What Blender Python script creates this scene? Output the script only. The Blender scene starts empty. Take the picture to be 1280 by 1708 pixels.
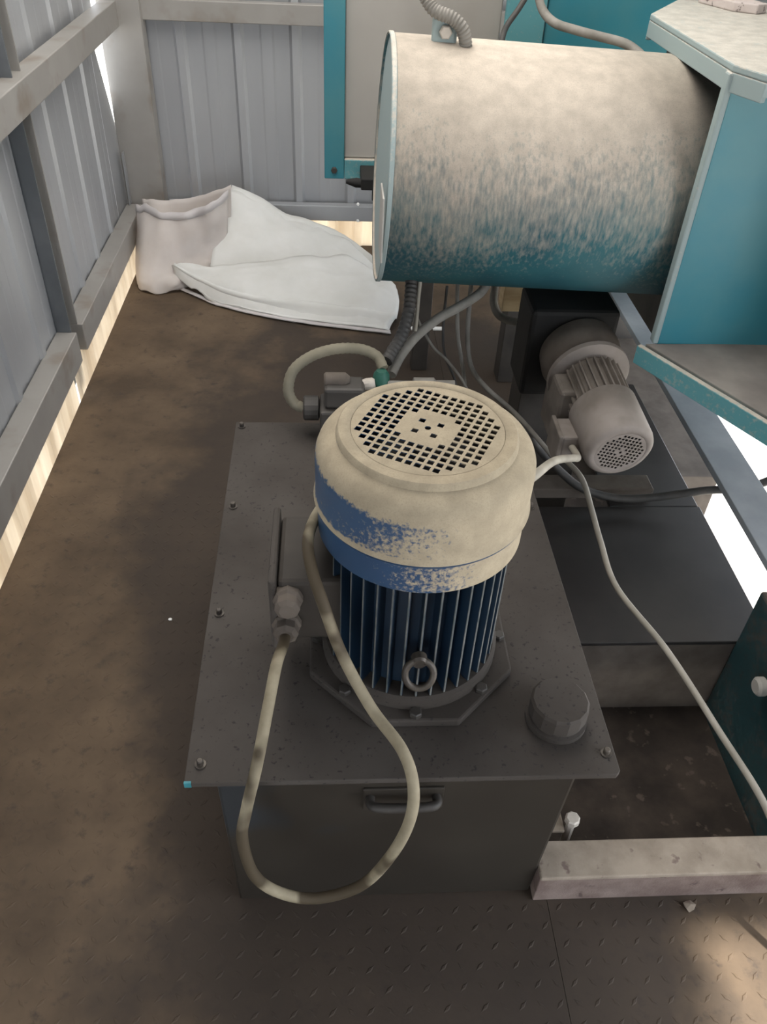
import bpy, bmesh, math, random
from mathutils import Vector, Matrix, noise as mnoise

random.seed(7)
scene = bpy.context.scene
col = scene.collection

# ------------------------------------------------------------------ camera
cam_data = bpy.data.cameras.new('camera')
cam = bpy.data.objects.new('camera', cam_data)
col.objects.link(cam)
cam_data.sensor_fit = 'VERTICAL'
cam_data.sensor_height = 36.0
cam_data.lens = 1350.0 / 1708.0 * 36.0
cam_data.clip_start = 0.02
cam_data.clip_end = 200
R_ = Vector((0.998023707, -0.0477007090, 0.0409062730))
D_ = Vector((0.0, -0.650974382, -0.759099700))
F_ = Vector((0.0628385297, 0.757599496, -0.649687866))
cam.matrix_world = Matrix(((R_.x, -D_.x, -F_.x, 0), (R_.y, -D_.y, -F_.y, 0),
                           (R_.z, -D_.z, -F_.z, 1.6), (0, 0, 0, 1)))
scene.camera = cam

# ------------------------------------------------------------------ world, sun, added fill lamp, exposure
world = bpy.data.worlds.new('sky')
scene.world = world
world.use_nodes = True
bg = world.node_tree.nodes['Background']
bg.inputs[0].default_value = (0.86, 0.92, 1.0, 1)
bg.inputs[1].default_value = 5.0

sun_d = bpy.data.lights.new('sun', 'SUN')
sun_d.energy = 12.0
sun_d.angle = math.radians(2.5)
sun_d.color = (1.0, 0.95, 0.86)
sun = bpy.data.objects.new('sun', sun_d)
col.objects.link(sun)
sun.rotation_euler = (0, math.radians(30), 0)      # from +x, 60 degrees high
sun.location = (6, 1, 9)

fill_d = bpy.data.lights.new('overhead_fill', 'AREA')  # added overhead fill lamp, standing in for daylight through an unseen roof sheet
fill_d.shape = 'RECTANGLE'
fill_d.size = 1.6
fill_d.size_y = 2.2
fill_d.energy = 62
fill_d.color = (1.0, 0.96, 0.9)
fill_l = bpy.data.objects.new('overhead_fill', fill_d)
col.objects.link(fill_l)
fill_l.location = (0.0, 2.35, 2.56)

vs = scene.view_settings
vs.view_transform = 'Standard'
vs.look = 'None'
vs.exposure = 0.0
vs.gamma = 1.0
vs.use_curve_mapping = False

# ------------------------------------------------------------------ materials
def new_mat(name):
    m = bpy.data.materials.new(name)
    m.use_nodes = True
    nt = m.node_tree
    return m, nt, nt.nodes['Principled BSDF']

def N(nt, typ, **kw):
    n = nt.nodes.new(typ)
    for k, v in kw.items():
        setattr(n, k, v)
    return n

def noise(nt, scale, detail=4, rough=0.55, coord=None, stretch=None):
    t = N(nt, 'ShaderNodeTexNoise')
    t.inputs['Scale'].default_value = scale
    t.inputs['Detail'].default_value = detail
    t.inputs['Roughness'].default_value = rough
    src = coord
    if src is None:
        tc = N(nt, 'ShaderNodeNewGeometry')
        src = tc.outputs['Position']
    if stretch:
        mp = N(nt, 'ShaderNodeMapping')
        mp.inputs['Scale'].default_value = stretch
        nt.links.new(src, mp.inputs['Vector'])
        src = mp.outputs['Vector']
    nt.links.new(src, t.inputs['Vector'])
    return t.outputs['Fac']

def mrange(nt, val, a, b, c=0.0, d=1.0):
    r = N(nt, 'ShaderNodeMapRange')
    nt.links.new(val, r.inputs['Value'])
    for k, v in zip(('From Min', 'From Max', 'To Min', 'To Max'), (a, b, c, d)):
        r.inputs[k].default_value = v
    return r.outputs['Result']

def math_(nt, op, a, b):
    n = N(nt, 'ShaderNodeMath', operation=op)
    for i, v in enumerate((a, b)):
        if isinstance(v, (int, float)):
            n.inputs[i].default_value = v
        else:
            nt.links.new(v, n.inputs[i])
    return n.outputs[0]

def mixc(nt, fac, a, b):
    n = N(nt, 'ShaderNodeMix', data_type='RGBA')
    for sock, v in ((n.inputs[0], fac), (n.inputs[6], a), (n.inputs[7], b)):
        if isinstance(v, (int, float)):
            sock.default_value = v
        elif isinstance(v, tuple):
            sock.default_value = (*v[:3], 1)
        else:
            nt.links.new(v, sock)
    return n.outputs[2]

def bump(nt, bsdf, h, strength=0.2, dist=0.002):
    b = N(nt, 'ShaderNodeBump')
    b.inputs['Strength'].default_value = strength
    b.inputs['Distance'].default_value = dist
    nt.links.new(h, b.inputs['Height'])
    nt.links.new(b.outputs['Normal'], bsdf.inputs['Normal'])

def mottled(name, c1, c2, scale=8, rough=0.7, metal=0.0, c3=None, s3=60, lo=0.35, hi=0.65, lo3=0.62, hi3=0.68,
            bmp=0.0, stretch=None):
    m, nt, b = new_mat(name)
    f = mrange(nt, noise(nt, scale, 5, stretch=stretch), lo, hi)
    c = mixc(nt, f, c1, c2)
    if c3:
        c = mixc(nt, mrange(nt, noise(nt, s3, 3), lo3, hi3), c, c3)
    nt.links.new(c, b.inputs['Base Color'])
    b.inputs['Roughness'].default_value = rough
    b.inputs['Metallic'].default_value = metal
    if bmp:
        bump(nt, b, noise(nt, scale * 12, 4), bmp)
    return m

def dusty(name, paint, dust, lo, hi, amp=0.5, scale=12, rough=0.5, dust_rough=0.9, stretch=None, gx=0.0, gx0=0.0,
          fine=90, fine_amp=0.4, paint2=None, nzk=1.0):
    """paint with settled dust where the surface faces up (real dirt, by normal), broken up by noise"""
    m, nt, b = new_mat(name)
    g = N(nt, 'ShaderNodeNewGeometry')
    sp = N(nt, 'ShaderNodeSeparateXYZ')
    nt.links.new(g.outputs['Normal'], sp.inputs[0])
    v = sp.outputs['Z']
    if nzk != 1.0:
        v = math_(nt, 'MULTIPLY', v, nzk)
    n1 = mrange(nt, noise(nt, scale, 5, 0.6, stretch=stretch), 0.25, 0.75, -amp, amp)
    n2 = mrange(nt, noise(nt, fine, 3, 0.6, stretch=stretch), 0.3, 0.7, -fine_amp, fine_amp)
    v = math_(nt, 'ADD', math_(nt, 'ADD', v, n1), n2)
    if gx:
        px = N(nt, 'ShaderNodeSeparateXYZ')
        nt.links.new(g.outputs['Position'], px.inputs[0])
        v = math_(nt, 'ADD', v, math_(nt, 'MULTIPLY', math_(nt, 'SUBTRACT', px.outputs['X'], gx0), gx))
    f = mrange(nt, v, lo, hi)
    p = paint
    if paint2:
        p = mixc(nt, mrange(nt, noise(nt, 5, 4), 0.4, 0.62), paint, paint2)
    d2 = tuple(x * 0.8 for x in dust)
    dc = mixc(nt, mrange(nt, noise(nt, 30, 5), 0.35, 0.65), d2, dust)
    dc = mixc(nt, mrange(nt, noise(nt, 420, 3, 0.7), 0.48, 0.72, 0.0, 0.55), dc, tuple(x * 0.62 for x in dust))
    nt.links.new(mixc(nt, f, p, dc), b.inputs['Base Color'])
    nt.links.new(mrange(nt, f, 0, 1, rough, dust_rough), b.inputs['Roughness'])
    return m

TEAL = (0.055, 0.225, 0.265)
DUST = (0.56, 0.49, 0.40)
M = {}
# floor: brown trodden steel, with shade around tank and machine painted in as a dark oval
m, nt, b = new_mat('floor_steel')
base = mixc(nt, mrange(nt, noise(nt, 3.2, 6, 0.6), 0.36, 0.64), (0.058, 0.038, 0.022), (0.122, 0.083, 0.050))
base = mixc(nt, mrange(nt, noise(nt, 26, 5, 0.65), 0.56, 0.72), base, (0.05, 0.034, 0.023))
base = mixc(nt, mrange(nt, noise(nt, 9, 5, 0.6), 0.60, 0.75), base, (0.082, 0.054, 0.033))
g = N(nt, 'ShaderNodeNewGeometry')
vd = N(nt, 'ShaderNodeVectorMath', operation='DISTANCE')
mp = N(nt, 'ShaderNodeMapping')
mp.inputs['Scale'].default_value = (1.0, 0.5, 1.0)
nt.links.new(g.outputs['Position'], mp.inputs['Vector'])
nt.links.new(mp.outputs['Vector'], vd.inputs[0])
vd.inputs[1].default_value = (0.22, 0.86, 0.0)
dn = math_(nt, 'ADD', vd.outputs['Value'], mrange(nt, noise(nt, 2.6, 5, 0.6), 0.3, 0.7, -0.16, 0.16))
shade_f = mrange(nt, dn, 0.70, 0.84, 0.78, 0.0)
base = mixc(nt, shade_f, base, (0.028, 0.0195, 0.0142))
nt.links.new(base, b.inputs['Base Color'])
b.inputs['Roughness'].default_value = 0.8
bump(nt, b, noise(nt, 55, 5, 0.65), 0.25, 0.003)
M['floor'] = m
M['dirt'] = mottled('pit_dirt', (0.035, 0.027, 0.022), (0.075, 0.058, 0.046), 9, 0.95, bmp=0.5, c3=(0.11, 0.085, 0.07), s3=24)
M['ground'] = mottled('pale_ground', (0.62, 0.58, 0.52), (0.74, 0.71, 0.66), 2.0, 0.9)
M['sheet'] = mottled('zinc_sheet', (0.34, 0.35, 0.37), (0.41, 0.42, 0.435), 2.5, 0.42, 0.35, stretch=(1, 1, 0.25))
M['post_shaded'] = mottled('shaded_channel', (0.10, 0.11, 0.12), (0.16, 0.17, 0.18), 5, 0.5, 0.3)  # shade inside the post recess is put into this colour
M['girt'] = mottled('galvanised_channel', (0.31, 0.295, 0.275), (0.37, 0.355, 0.335), 3, 0.5, 0.3, c3=(0.26, 0.225, 0.19), s3=7, lo3=0.55, hi3=0.75)
M['roof'] = mottled('roof_sheet', (0.3, 0.3, 0.32), (0.36, 0.36, 0.38), 2, 0.6)
# made-up translucent skirting, glowing in place of light through a floor gap
m, nt, b = new_mat('glow_skirting')
c = mixc(nt, mrange(nt, noise(nt, 7, 4, stretch=(1, 1, 0.15)), 0.3, 0.7), (0.58, 0.49, 0.38), (0.88, 0.81, 0.70))
tr = N(nt, 'ShaderNodeBsdfTranslucent')
nt.links.new(c, tr.inputs['Color'])
nt.links.new(c, b.inputs['Base Color'])
b.inputs['Roughness'].default_value = 0.6
mx = N(nt, 'ShaderNodeMixShader')
mx.inputs[0].default_value = 0.62
nt.links.new(b.outputs[0], mx.inputs[1])
nt.links.new(tr.outputs[0], mx.inputs[2])
nt.links.new(mx.outputs[0], nt.nodes['Material Output'].inputs['Surface'])
M['glow_skirt'] = m
# woven sack cloth
def sack_mat(name, c1, c2, trans):
    m, nt, b = new_mat(name)
    c = mixc(nt, mrange(nt, noise(nt, 6, 4), 0.35, 0.65), c1, c2)
    nt.links.new(c, b.inputs['Base Color'])
    b.inputs['Roughness'].default_value = 0.55
    w = N(nt, 'ShaderNodeTexWave', bands_direction='DIAGONAL')
    w.inputs['Scale'].default_value = 90
    bump(nt, b, math_(nt, 'ADD', math_(nt, 'MULTIPLY', w.outputs['Fac'], 0.2), noise(nt, 18, 4)), 0.35, 0.008)
    tr = N(nt, 'ShaderNodeBsdfTranslucent')
    nt.links.new(c, tr.inputs['Color'])
    mx = N(nt, 'ShaderNodeMixShader')
    mx.inputs[0].default_value = trans
    nt.links.new(b.outputs[0], mx.inputs[1])
    nt.links.new(tr.outputs[0], mx.inputs[2])
    nt.links.new(mx.outputs[0], nt.nodes['Material Output'].inputs['Surface'])
    return m
M['sack'] = sack_mat('woven_sack', (0.80, 0.80, 0.77), (0.88, 0.88, 0.86), 0.2)
M['sack_sheer'] = sack_mat('sheer_sack', (0.76, 0.70, 0.66), (0.84, 0.79, 0.76), 0.35)
M['sack_hem'] = sack_mat('sack_hem', (0.70, 0.66, 0.66), (0.76, 0.72, 0.72), 0.2)
M['drum'] = dusty('drum_paint', (0.036, 0.155, 0.18), (0.56, 0.49, 0.41), -0.50, 0.40, amp=0.20, scale=6, rough=0.55, fine=130,
                  fine_amp=0.30, stretch=(1, 1, 0.22), paint2=(0.022, 0.105, 0.135))
M['teal'] = dusty('teal_paint', TEAL, (0.60, 0.56, 0.48), 0.3, 0.8, amp=0.15, scale=9, rough=0.42, fine=50, fine_amp=0.1,
                  paint2=(0.03, 0.21, 0.27))
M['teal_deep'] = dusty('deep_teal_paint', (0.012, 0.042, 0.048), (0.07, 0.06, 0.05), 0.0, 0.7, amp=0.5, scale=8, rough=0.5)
M['teal_worn'] = dusty('worn_teal_edge', (0.30, 0.37, 0.37), (0.55, 0.52, 0.46), 0.3, 0.8, amp=0.3, scale=14, rough=0.6)
M['teal_dusty'] = dusty('dusty_teal', (0.10, 0.30, 0.33), (0.50, 0.45, 0.38), 0.05, 0.9, amp=0.35, scale=6, rough=0.6)
M['panel_grey'] = mottled('panel_grey', (0.36, 0.34, 0.31), (0.42, 0.40, 0.37), 2, 0.7)
M['cover'] = dusty('blue_cover', (0.020, 0.055, 0.125), (0.41, 0.345, 0.245), 0.02, 0.34, amp=0.12, scale=12, rough=0.45,
                   gx=4.2, gx0=0.10, fine=160, fine_amp=0.30, nzk=3.2, paint2=(0.026, 0.070, 0.145))
M['motor_blue'] = dusty('blue_motor', (0.005, 0.016, 0.034), (0.12, 0.10, 0.075), 0.35, 0.9, amp=0.2, scale=10, rough=0.5,
                        paint2=(0.008, 0.024, 0.048))
M['fin_tip'] = mottled('dusty_fin_tip', (0.06, 0.075, 0.08), (0.16, 0.16, 0.15), 25, 0.8)
M['chip'] = mottled('teal_chip', (0.03, 0.20, 0.24), (0.05, 0.26, 0.30), 60, 0.5)
M['lid'] = mottled('dusty_lid', (0.036, 0.0285, 0.023), (0.064, 0.055, 0.048), 3.5, 0.85, c3=(0.022, 0.019, 0.017), s3=120,
                   lo3=0.62, hi3=0.70, bmp=0.3)
M['tank'] = mottled('tank_side', (0.024, 0.019, 0.0145), (0.037, 0.031, 0.024), 3, 0.5, c3=(0.027, 0.030, 0.034), s3=2.5)
M['dark_metal'] = mottled('dark_metal', (0.028, 0.025, 0.022), (0.055, 0.048, 0.042), 10, 0.6)
M['brown_dusty'] = mottled('brown_dusty_metal', (0.085, 0.069, 0.057), (0.14, 0.116, 0.097), 12, 0.85)
M['box_dark'] = mottled('brown_black_box', (0.024, 0.019, 0.015), (0.042, 0.034, 0.027), 8, 0.75)
M['black'] = mottled('black_void', (0.006, 0.006, 0.006), (0.012, 0.011, 0.010), 10, 0.8)
M['bolt'] = mottled('bolt_steel', (0.05, 0.042, 0.036), (0.10, 0.085, 0.07), 40, 0.5, 0.4)
M['bolt_pale'] = mottled('bolt_pale', (0.45, 0.41, 0.36), (0.55, 0.50, 0.44), 40, 0.6, 0.2)
M['cable'] = mottled('pale_cable', (0.19, 0.16, 0.105), (0.30, 0.26, 0.18), 20, 0.75, c3=(0.060, 0.044, 0.024), s3=5.5, lo3=0.51, hi3=0.57)
M['cable_white'] = mottled('white_cable', (0.24, 0.22, 0.18), (0.36, 0.33, 0.28), 10, 0.6)
M['cable_black'] = mottled('black_cable', (0.03, 0.03, 0.03), (0.06, 0.055, 0.05), 20, 0.6)
M['hose_grey'] = mottled('grey_hose', (0.17, 0.16, 0.14), (0.26, 0.245, 0.22), 20, 0.75)
M['conduit'] = mottled('conduit_beige', (0.15, 0.135, 0.098), (0.21, 0.19, 0.14), 15, 0.8)
M['small_motor'] = mottled('taupe_motor', (0.20, 0.172, 0.153), (0.26, 0.226, 0.205), 9, 0.7, c3=(0.17, 0.143, 0.122), s3=14, lo3=0.5, hi3=0.8)
M['small_body'] = mottled('taupe_motor_body', (0.12, 0.102, 0.085), (0.20, 0.172, 0.15), 14, 0.8)
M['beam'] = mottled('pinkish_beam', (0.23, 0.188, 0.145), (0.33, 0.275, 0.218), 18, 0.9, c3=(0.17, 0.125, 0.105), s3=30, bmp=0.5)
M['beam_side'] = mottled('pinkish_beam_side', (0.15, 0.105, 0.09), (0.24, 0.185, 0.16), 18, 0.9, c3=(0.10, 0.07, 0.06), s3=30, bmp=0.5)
M['tray'] = mottled('dark_tray', (0.022, 0.020, 0.020), (0.036, 0.033, 0.032), 6, 0.35)
M['rail'] = mottled('blue_grey_rail', (0.26, 0.29, 0.32), (0.34, 0.37, 0.40), 8, 0.5)
M['wood'] = mottled('wood_block', (0.36, 0.26, 0.14), (0.48, 0.37, 0.22), 12, 0.8, stretch=(1, 6, 6))
M['green'] = mottled('green_tape', (0.01, 0.07, 0.05), (0.02, 0.11, 0.08), 20, 0.6)
M['plate_brown'] = mottled('ledge_dust', (0.17, 0.15, 0.135), (0.25, 0.225, 0.20), 7, 0.9)
M['white'] = mottled('plain_white', (0.82, 0.82, 0.8), (0.9, 0.9, 0.88), 20, 0.5)
M['pink_block'] = mottled('dusty_pink_metal', (0.50, 0.43, 0.40), (0.60, 0.53, 0.50), 15, 0.9, c3=(0.16, 0.13, 0.12), s3=55)

# ------------------------------------------------------------------ builders
def props(o, label=None, cat=None, group=None, kind=None):
    if label: o['label'] = label
    if cat: o['category'] = cat
    if group: o['group'] = group
    if kind: o['kind'] = kind
    return o

def thing(name, loc, label=None, cat=None, group=None, kind=None):
    o = bpy.data.objects.new(name, None)
    o.empty_display_size = 0.05
    col.objects.link(o)
    o.location = loc
    return props(o, label, cat, group, kind)

def wloc(o):
    p = Vector(o.location)
    while o.parent:
        o = o.parent
        p += Vector(o.location)
    return p

def mk(name, verts, faces, mat, parent=None, smooth=False, bevel=0.0, solid=0.0, sub=0, angle=35):
    verts = [Vector(v) for v in verts]
    lo = Vector([min(v[i] for v in verts) for i in range(3)])
    hi = Vector([max(v[i] for v in verts) for i in range(3)])
    c = (lo + hi) / 2
    me = bpy.data.meshes.new(name)
    me.from_pydata([v - c for v in verts], [], faces)
    bm = bmesh.new(); bm.from_mesh(me)
    bmesh.ops.recalc_face_normals(bm, faces=bm.faces)
    bm.to_mesh(me); bm.free()
    o = bpy.data.objects.new(name, me)
    col.objects.link(o)
    if isinstance(mat, str):
        mat = M[mat]
    me.materials.append(mat)
    if parent:
        o.parent = parent
        o.location = c - wloc(parent)
    else:
        o.location = c
    if smooth:
        for p in me.polygons:
            p.use_smooth = True
        if angle:
            try:
                me.set_sharp_from_angle(angle=math.radians(angle))
            except Exception:
                pass
    if solid:
        md = o.modifiers.new('solid', 'SOLIDIFY'); md.thickness = solid; md.offset = 0
    if bevel:
        md = o.modifiers.new('bevel', 'BEVEL'); md.width = bevel; md.segments = 2; md.limit_method = 'ANGLE'
    if sub:
        md = o.modifiers.new('sub', 'SUBSURF'); md.levels = sub; md.render_levels = sub
    return o

def box_vf(lo, hi, off=0):
    x0, y0, z0 = lo; x1, y1, z1 = hi
    v = [(x0, y0, z0), (x1, y0, z0), (x1, y1, z0), (x0, y1, z0), (x0, y0, z1), (x1, y0, z1), (x1, y1, z1), (x0, y1, z1)]
    f = [(0, 3, 2, 1), (4, 5, 6, 7), (0, 1, 5, 4), (1, 2, 6, 5), (2, 3, 7, 6), (3, 0, 4, 7)]
    return v, [tuple(i + off for i in q) for q in f]

def box(name, lo, hi, mat, parent=None, bevel=0.003):
    v, f = box_vf(lo, hi)
    return mk(name, v, f, mat, parent, bevel=bevel)

def prism(name, poly, z0, z1, mat, parent=None, bevel=0.003):
    n = len(poly)
    v = [(x, y, z0) for x, y in poly] + [(x, y, z1) for x, y in poly]
    f = [tuple(range(n - 1, -1, -1)), tuple(range(n, 2 * n))]
    f += [(i, (i + 1) % n, n + (i + 1) % n, n + i) for i in range(n)]
    return mk(name, v, f, mat, parent, bevel=bevel)

def frame_of(axis):
    a = Vector(axis).normalized()
    t = Vector((0, 0, 1)) if abs(a.z) < 0.9 else Vector((1, 0, 0))
    u = t.cross(a).normalized()
    w = a.cross(u)
    return u, w, a

def lathe(name, prof, origin, axis, mat, parent=None, seg=48, caps=True, smooth=True, phase=0.0, angle=35, bevel=0):
    u, w, a = frame_of(axis)
    O = Vector(origin)
    v, f = [], []
    for r, h in prof:
        for k in range(seg):
            t = 2 * math.pi * k / seg + phase
            v.append(O + a * h + (u * math.cos(t) + w * math.sin(t)) * r)
    for i in range(len(prof) - 1):
        for k in range(seg):
            k2 = (k + 1) % seg
            f.append((i * seg + k, i * seg + k2, (i + 1) * seg + k2, (i + 1) * seg + k))
    if caps:
        f.append(tuple(range(seg - 1, -1, -1)))
        f.append(tuple(range((len(prof) - 1) * seg, len(prof) * seg)))
    return mk(name, v, f, mat, parent, smooth=smooth, angle=angle, bevel=bevel)

def catmull(pts, n=8):
    P = [Vector(p) for p in pts]
    P = [P[0] * 2 - P[1]] + P + [P[-1] * 2 - P[-2]]
    out = []
    for i in range(1, len(P) - 2):
        for k in range(n):
            t = k / n
            a, b, c, d = P[i - 1], P[i], P[i + 1], P[i + 2]
            out.append(0.5 * ((2 * b) + (c - a) * t + (2 * a - 5 * b + 4 * c - d) * t * t + (3 * b - a - 3 * c + d) * t ** 3))
    out.append(P[-2])
    return out

def tube(name, pts, r, mat, parent=None, n=8, seg=10, ribs=0.0, rib_len=0.006):
    C = catmull(pts, n)
    if ribs:                       # resample finely for a corrugated conduit
        Lc = [0.0]
        for i in range(1, len(C)):
            Lc.append(Lc[-1] + (C[i] - C[i - 1]).length)
        m = int(Lc[-1] / (rib_len / 2))
        D, j = [], 0
        for k in range(m + 1):
            s = Lc[-1] * k / m
            while j < len(C) - 2 and Lc[j + 1] < s:
                j += 1
            t = (s - Lc[j]) / max(Lc[j + 1] - Lc[j], 1e-9)
            D.append(C[j].lerp(C[j + 1], min(max(t, 0), 1)))
        C = D
    T = [(C[min(i + 1, len(C) - 1)] - C[max(i - 1, 0)]).normalized() for i in range(len(C))]
    u, w, a = frame_of(T[0])
    v, f = [], []
    for i, p in enumerate(C):
        u = (u - T[i] * u.dot(T[i])).normalized()
        w = T[i].cross(u)
        rr = r * (1 - ribs * (i % 2)) if ribs else r
        for k in range(seg):
            t = 2 * math.pi * k / seg
            v.append(p + (u * math.cos(t) + w * math.sin(t)) * rr)
    for i in range(len(C) - 1):
        for k in range(seg):
            k2 = (k + 1) % seg
            f.append((i * seg + k, i * seg + k2, (i + 1) * seg + k2, (i + 1) * seg + k))
    f.append(tuple(range(seg - 1, -1, -1)))
    f.append(tuple(range((len(C) - 1) * seg, len(C) * seg)))
    return mk(name, v, f, mat, parent, smooth=True, angle=60 if not ribs else 30)

def hexbolt(name, p, axis, r, h, mat, parent=None):
    return lathe(name, [(r, 0), (r, h * 0.8), (r * 0.82, h)], p, axis, mat, parent, seg=6, smooth=False)

def grille_mesh(name, R, holes, rh_round, origin, axis, mat, parent, thick, updir=None, seg=64):
    """flat disc with real square holes; holes = list of (cx, cy, half, angle)"""
    u, w, a = frame_of(axis)
    if updir is not None:
        u = Vector(updir); u = (u - a * u.dot(a)).normalized(); w = a.cross(u)
    bm = bmesh.new()
    edges = []
    def loop(pts):
        vs_ = [bm.verts.new((x, y, 0)) for x, y in pts]
        for i in range(len(vs_)):
            edges.append(bm.edges.new((vs_[i], vs_[(i + 1) % len(vs_)])))
    loop([(R * math.cos(2 * math.pi * k / seg), R * math.sin(2 * math.pi * k / seg)) for k in range(seg)])
    for cx, cy, h, an in holes:
        c, s = math.cos(an), math.sin(an)
        loop([(cx + c * x - s * y, cy + s * x + c * y) for x, y in ((-h, -h), (h, -h), (h, h), (-h, h))])
    if rh_round:
        loop([(rh_round * math.cos(2 * math.pi * k / 12), rh_round * math.sin(2 * math.pi * k / 12)) for k in range(12)])
    bmesh.ops.triangle_fill(bm, use_beauty=True, use_dissolve=False, edges=edges, normal=(0, 0, 1))
    bm.verts.index_update()
    O = Vector(origin)
    v = [O + u * p.co.x + w * p.co.y for p in bm.verts]
    f = [tuple(q.index for q in fc.verts) for fc in bm.faces]
    bm.free()
    o = mk(name, v, f, mat, parent)
    # thickness downwards
    md = o.modifiers.new('solid', 'SOLIDIFY'); md.thickness = thick; md.offset = -1
    me = o.data
    if me.polygons and sum((p.normal.dot(a) * p.area) for p in me.polygons) < 0:
        me.flip_normals()
    return o

def corr_sheet(name, s0, s1, z0, z1, place, mat, parent, pitch=0.24, ribw=0.036, ribh=0.02, phase=0.0, slant=0.0):
    """trapezoid-rib sheet; place(s, d) -> (x, y) with d = offset into the room"""
    ss = [(s0, 0.0)]
    k = math.floor((s0 - phase) / pitch) - 1
    while True:
        c = phase + k * pitch
        if c > s1 + pitch: break
        for ds, d in ((-ribw / 2 - 0.008, 0), (-ribw / 2 + 0.004, ribh), (ribw / 2 - 0.004, ribh), (ribw / 2 + 0.008, 0),
                      (pitch / 2 - 0.03, 0), (pitch / 2 - 0.022, 0.0012), (pitch / 2 + 0.022, 0.0012), (pitch / 2 + 0.03, 0)):
            s = c + ds
            if s0 < s < s1:
                ss.append((s, d))
        k += 1
    ss.append((s1, 0.0))
    v, f = [], []
    for i, (s, d) in enumerate(ss):
        x, y = place(s, d)
        sl = slant if i == len(ss) - 1 else 0
        x2, y2 = place(s - sl, d)
        v += [(x, y, z0), (x2, y2, z1)]
    for i in range(len(ss) - 1):
        f.append((2 * i, 2 * i + 2, 2 * i + 3, 2 * i + 1))
    return mk(name, v, f, mat, parent, solid=0.0012)

# ------------------------------------------------------------------ setting: ground, floor, pit
box('ground', (-40, -40, -0.34), (40, 40, -0.30), 'ground', bevel=0)['kind'] = 'structure'
floor = thing('floor', (0, 1.5, 0), kind='structure')
box('floor_plate', (-0.885, -1.2, -0.02), (0.42, 3.90, 0.0), 'floor', floor, bevel=0)
box('floor_plate', (0.421, -1.2, -0.02), (1.9, 0.70, 0.0), 'floor', floor, bevel=0)
box('floor_plate', (0.421, 2.45, -0.02), (1.10, 3.90, 0.0), 'floor', floor, bevel=0)
# tread lugs of the chequered plate in the foreground
lv, lf = [], []
def lug(x, y, a):
    c, s = math.cos(a), math.sin(a)
    o = len(lv)
    L, W, Hh = 0.013, 0.0042, 0.0012
    for dx, dy, z in ((-L, 0, 0), (0, -W, 0), (L, 0, 0), (0, W, 0), (-L * .5, 0, Hh), (0, -W * .5, Hh), (L * .5, 0, Hh), (0, W * .5, Hh)):
        lv.append((x + c * dx - s * dy, y + s * dx + c * dy, z - 0.0002))
    lf.extend([(o + 4, o + 5, o + 6, o + 7)] + [(o + i, o + (i + 1) % 4, o + 4 + (i + 1) % 4, o + 4 + i) for i in range(4)])
px = 0.034
for i in range(-26, 34):
    for j in range(10, 58):
        x, y = i * px, j * px
        if x < -0.87 or x > 1.08: continue
        if x > -0.19 and y > 0.69: continue
        lug(x, y, math.radians(45 if (i + j) % 2 else -45) + random.uniform(-.05, .05))
mk('tread_lugs', lv, lf, 'floor', floor)['kind'] = 'stuff'
box('pit_floor', (0.36, 0.66, -0.2), (1.06, 2.6, -0.15), 'dirt', bevel=0)['kind'] = 'structure'
trim = [0]
def trim_box(lo, hi, mat, bevel=0.003):
    trim[0] += 1
    o = box('trim_%d' % trim[0], lo, hi, mat, bevel=bevel)
    o['kind'] = 'structure'
    return o

# ------------------------------------------------------------------ setting: walls
wl = thing('wall_left', (-0.935, 1.5, 0), kind='structure')
PL = lambda s, d: (-0.940 + d, s)
for y0, y1, ph, sl in ((-1.2, -0.27, 0, 0), (-0.28, 0.65, 0, 0), (0.64, 1.57, 0, 0), (1.56, 2.545, 0.03, 0),
                       (2.60, 3.60, 0.055, 0.0)):
    corr_sheet('sheet', y0, y1, 0.125, 2.6, PL, 'sheet', wl, phase=ph, slant=sl, ribh=0.010, pitch=0.26)
for poly in ([(3.602, 0.125), (3.83, 0.125), (3.815, 0.52), (3.63, 0.955), (3.602, 0.955)], [(3.602, 0.98), (3.72, 0.98), (3.80, 1.5), (3.83, 2.6), (3.602, 2.6)]):
    mk('sheet_end', [(-0.940, y, z) for y, z in poly], [tuple(range(len(poly)))], 'sheet', wl, solid=0.0012)
wb = thing('wall_back', (0.4, 3.86, 0), kind='structure')
PB = lambda s, d: (s, 3.885 - d)
for x0, x1 in ((-0.86, -0.02), (-0.03, 0.82), (0.81, 1.72)):
    corr_sheet('sheet', x0, x1, 0.13, 2.6, PB, 'sheet', wb, phase=-0.395)
wr = thing('wall_right', (1.75, 2.0, 0.65), kind='structure')
PR = lambda s, d: (1.75 - d, s)
for y0, y1 in ((0.62, 1.7), (1.69, 2.8), (2.79, 3.89)):
    corr_sheet('sheet', y0, y1, 0.65, 2.6, PR, 'sheet', wr)
corr_sheet('sheet', -1.2, 0.62, 1.8, 2.6, PR, 'sheet', wr)  # unseen door gap, sized to let a sun patch onto the floor
wf = thing('wall_front_blocker', (0.6, -1.2, 0), kind='structure')  # unseen wall, added to cut sky light from the front
PF = lambda s, d: (s, -1.2 + d)
for x0, x1 in ((-0.30, 0.75), (0.74, 1.75)):
    corr_sheet('sheet', x0, x1, 0.0, 2.6, PF, 'sheet', wf)
corr_sheet('sheet', -0.95, -0.31, 1.9, 2.6, PF, 'sheet', wf)
ceil = box('ceiling', (-1.3, -1.2, 2.62), (1.80, 4.2, 2.66), 'roof', bevel=0)
ceil['kind'] = 'structure'
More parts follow.
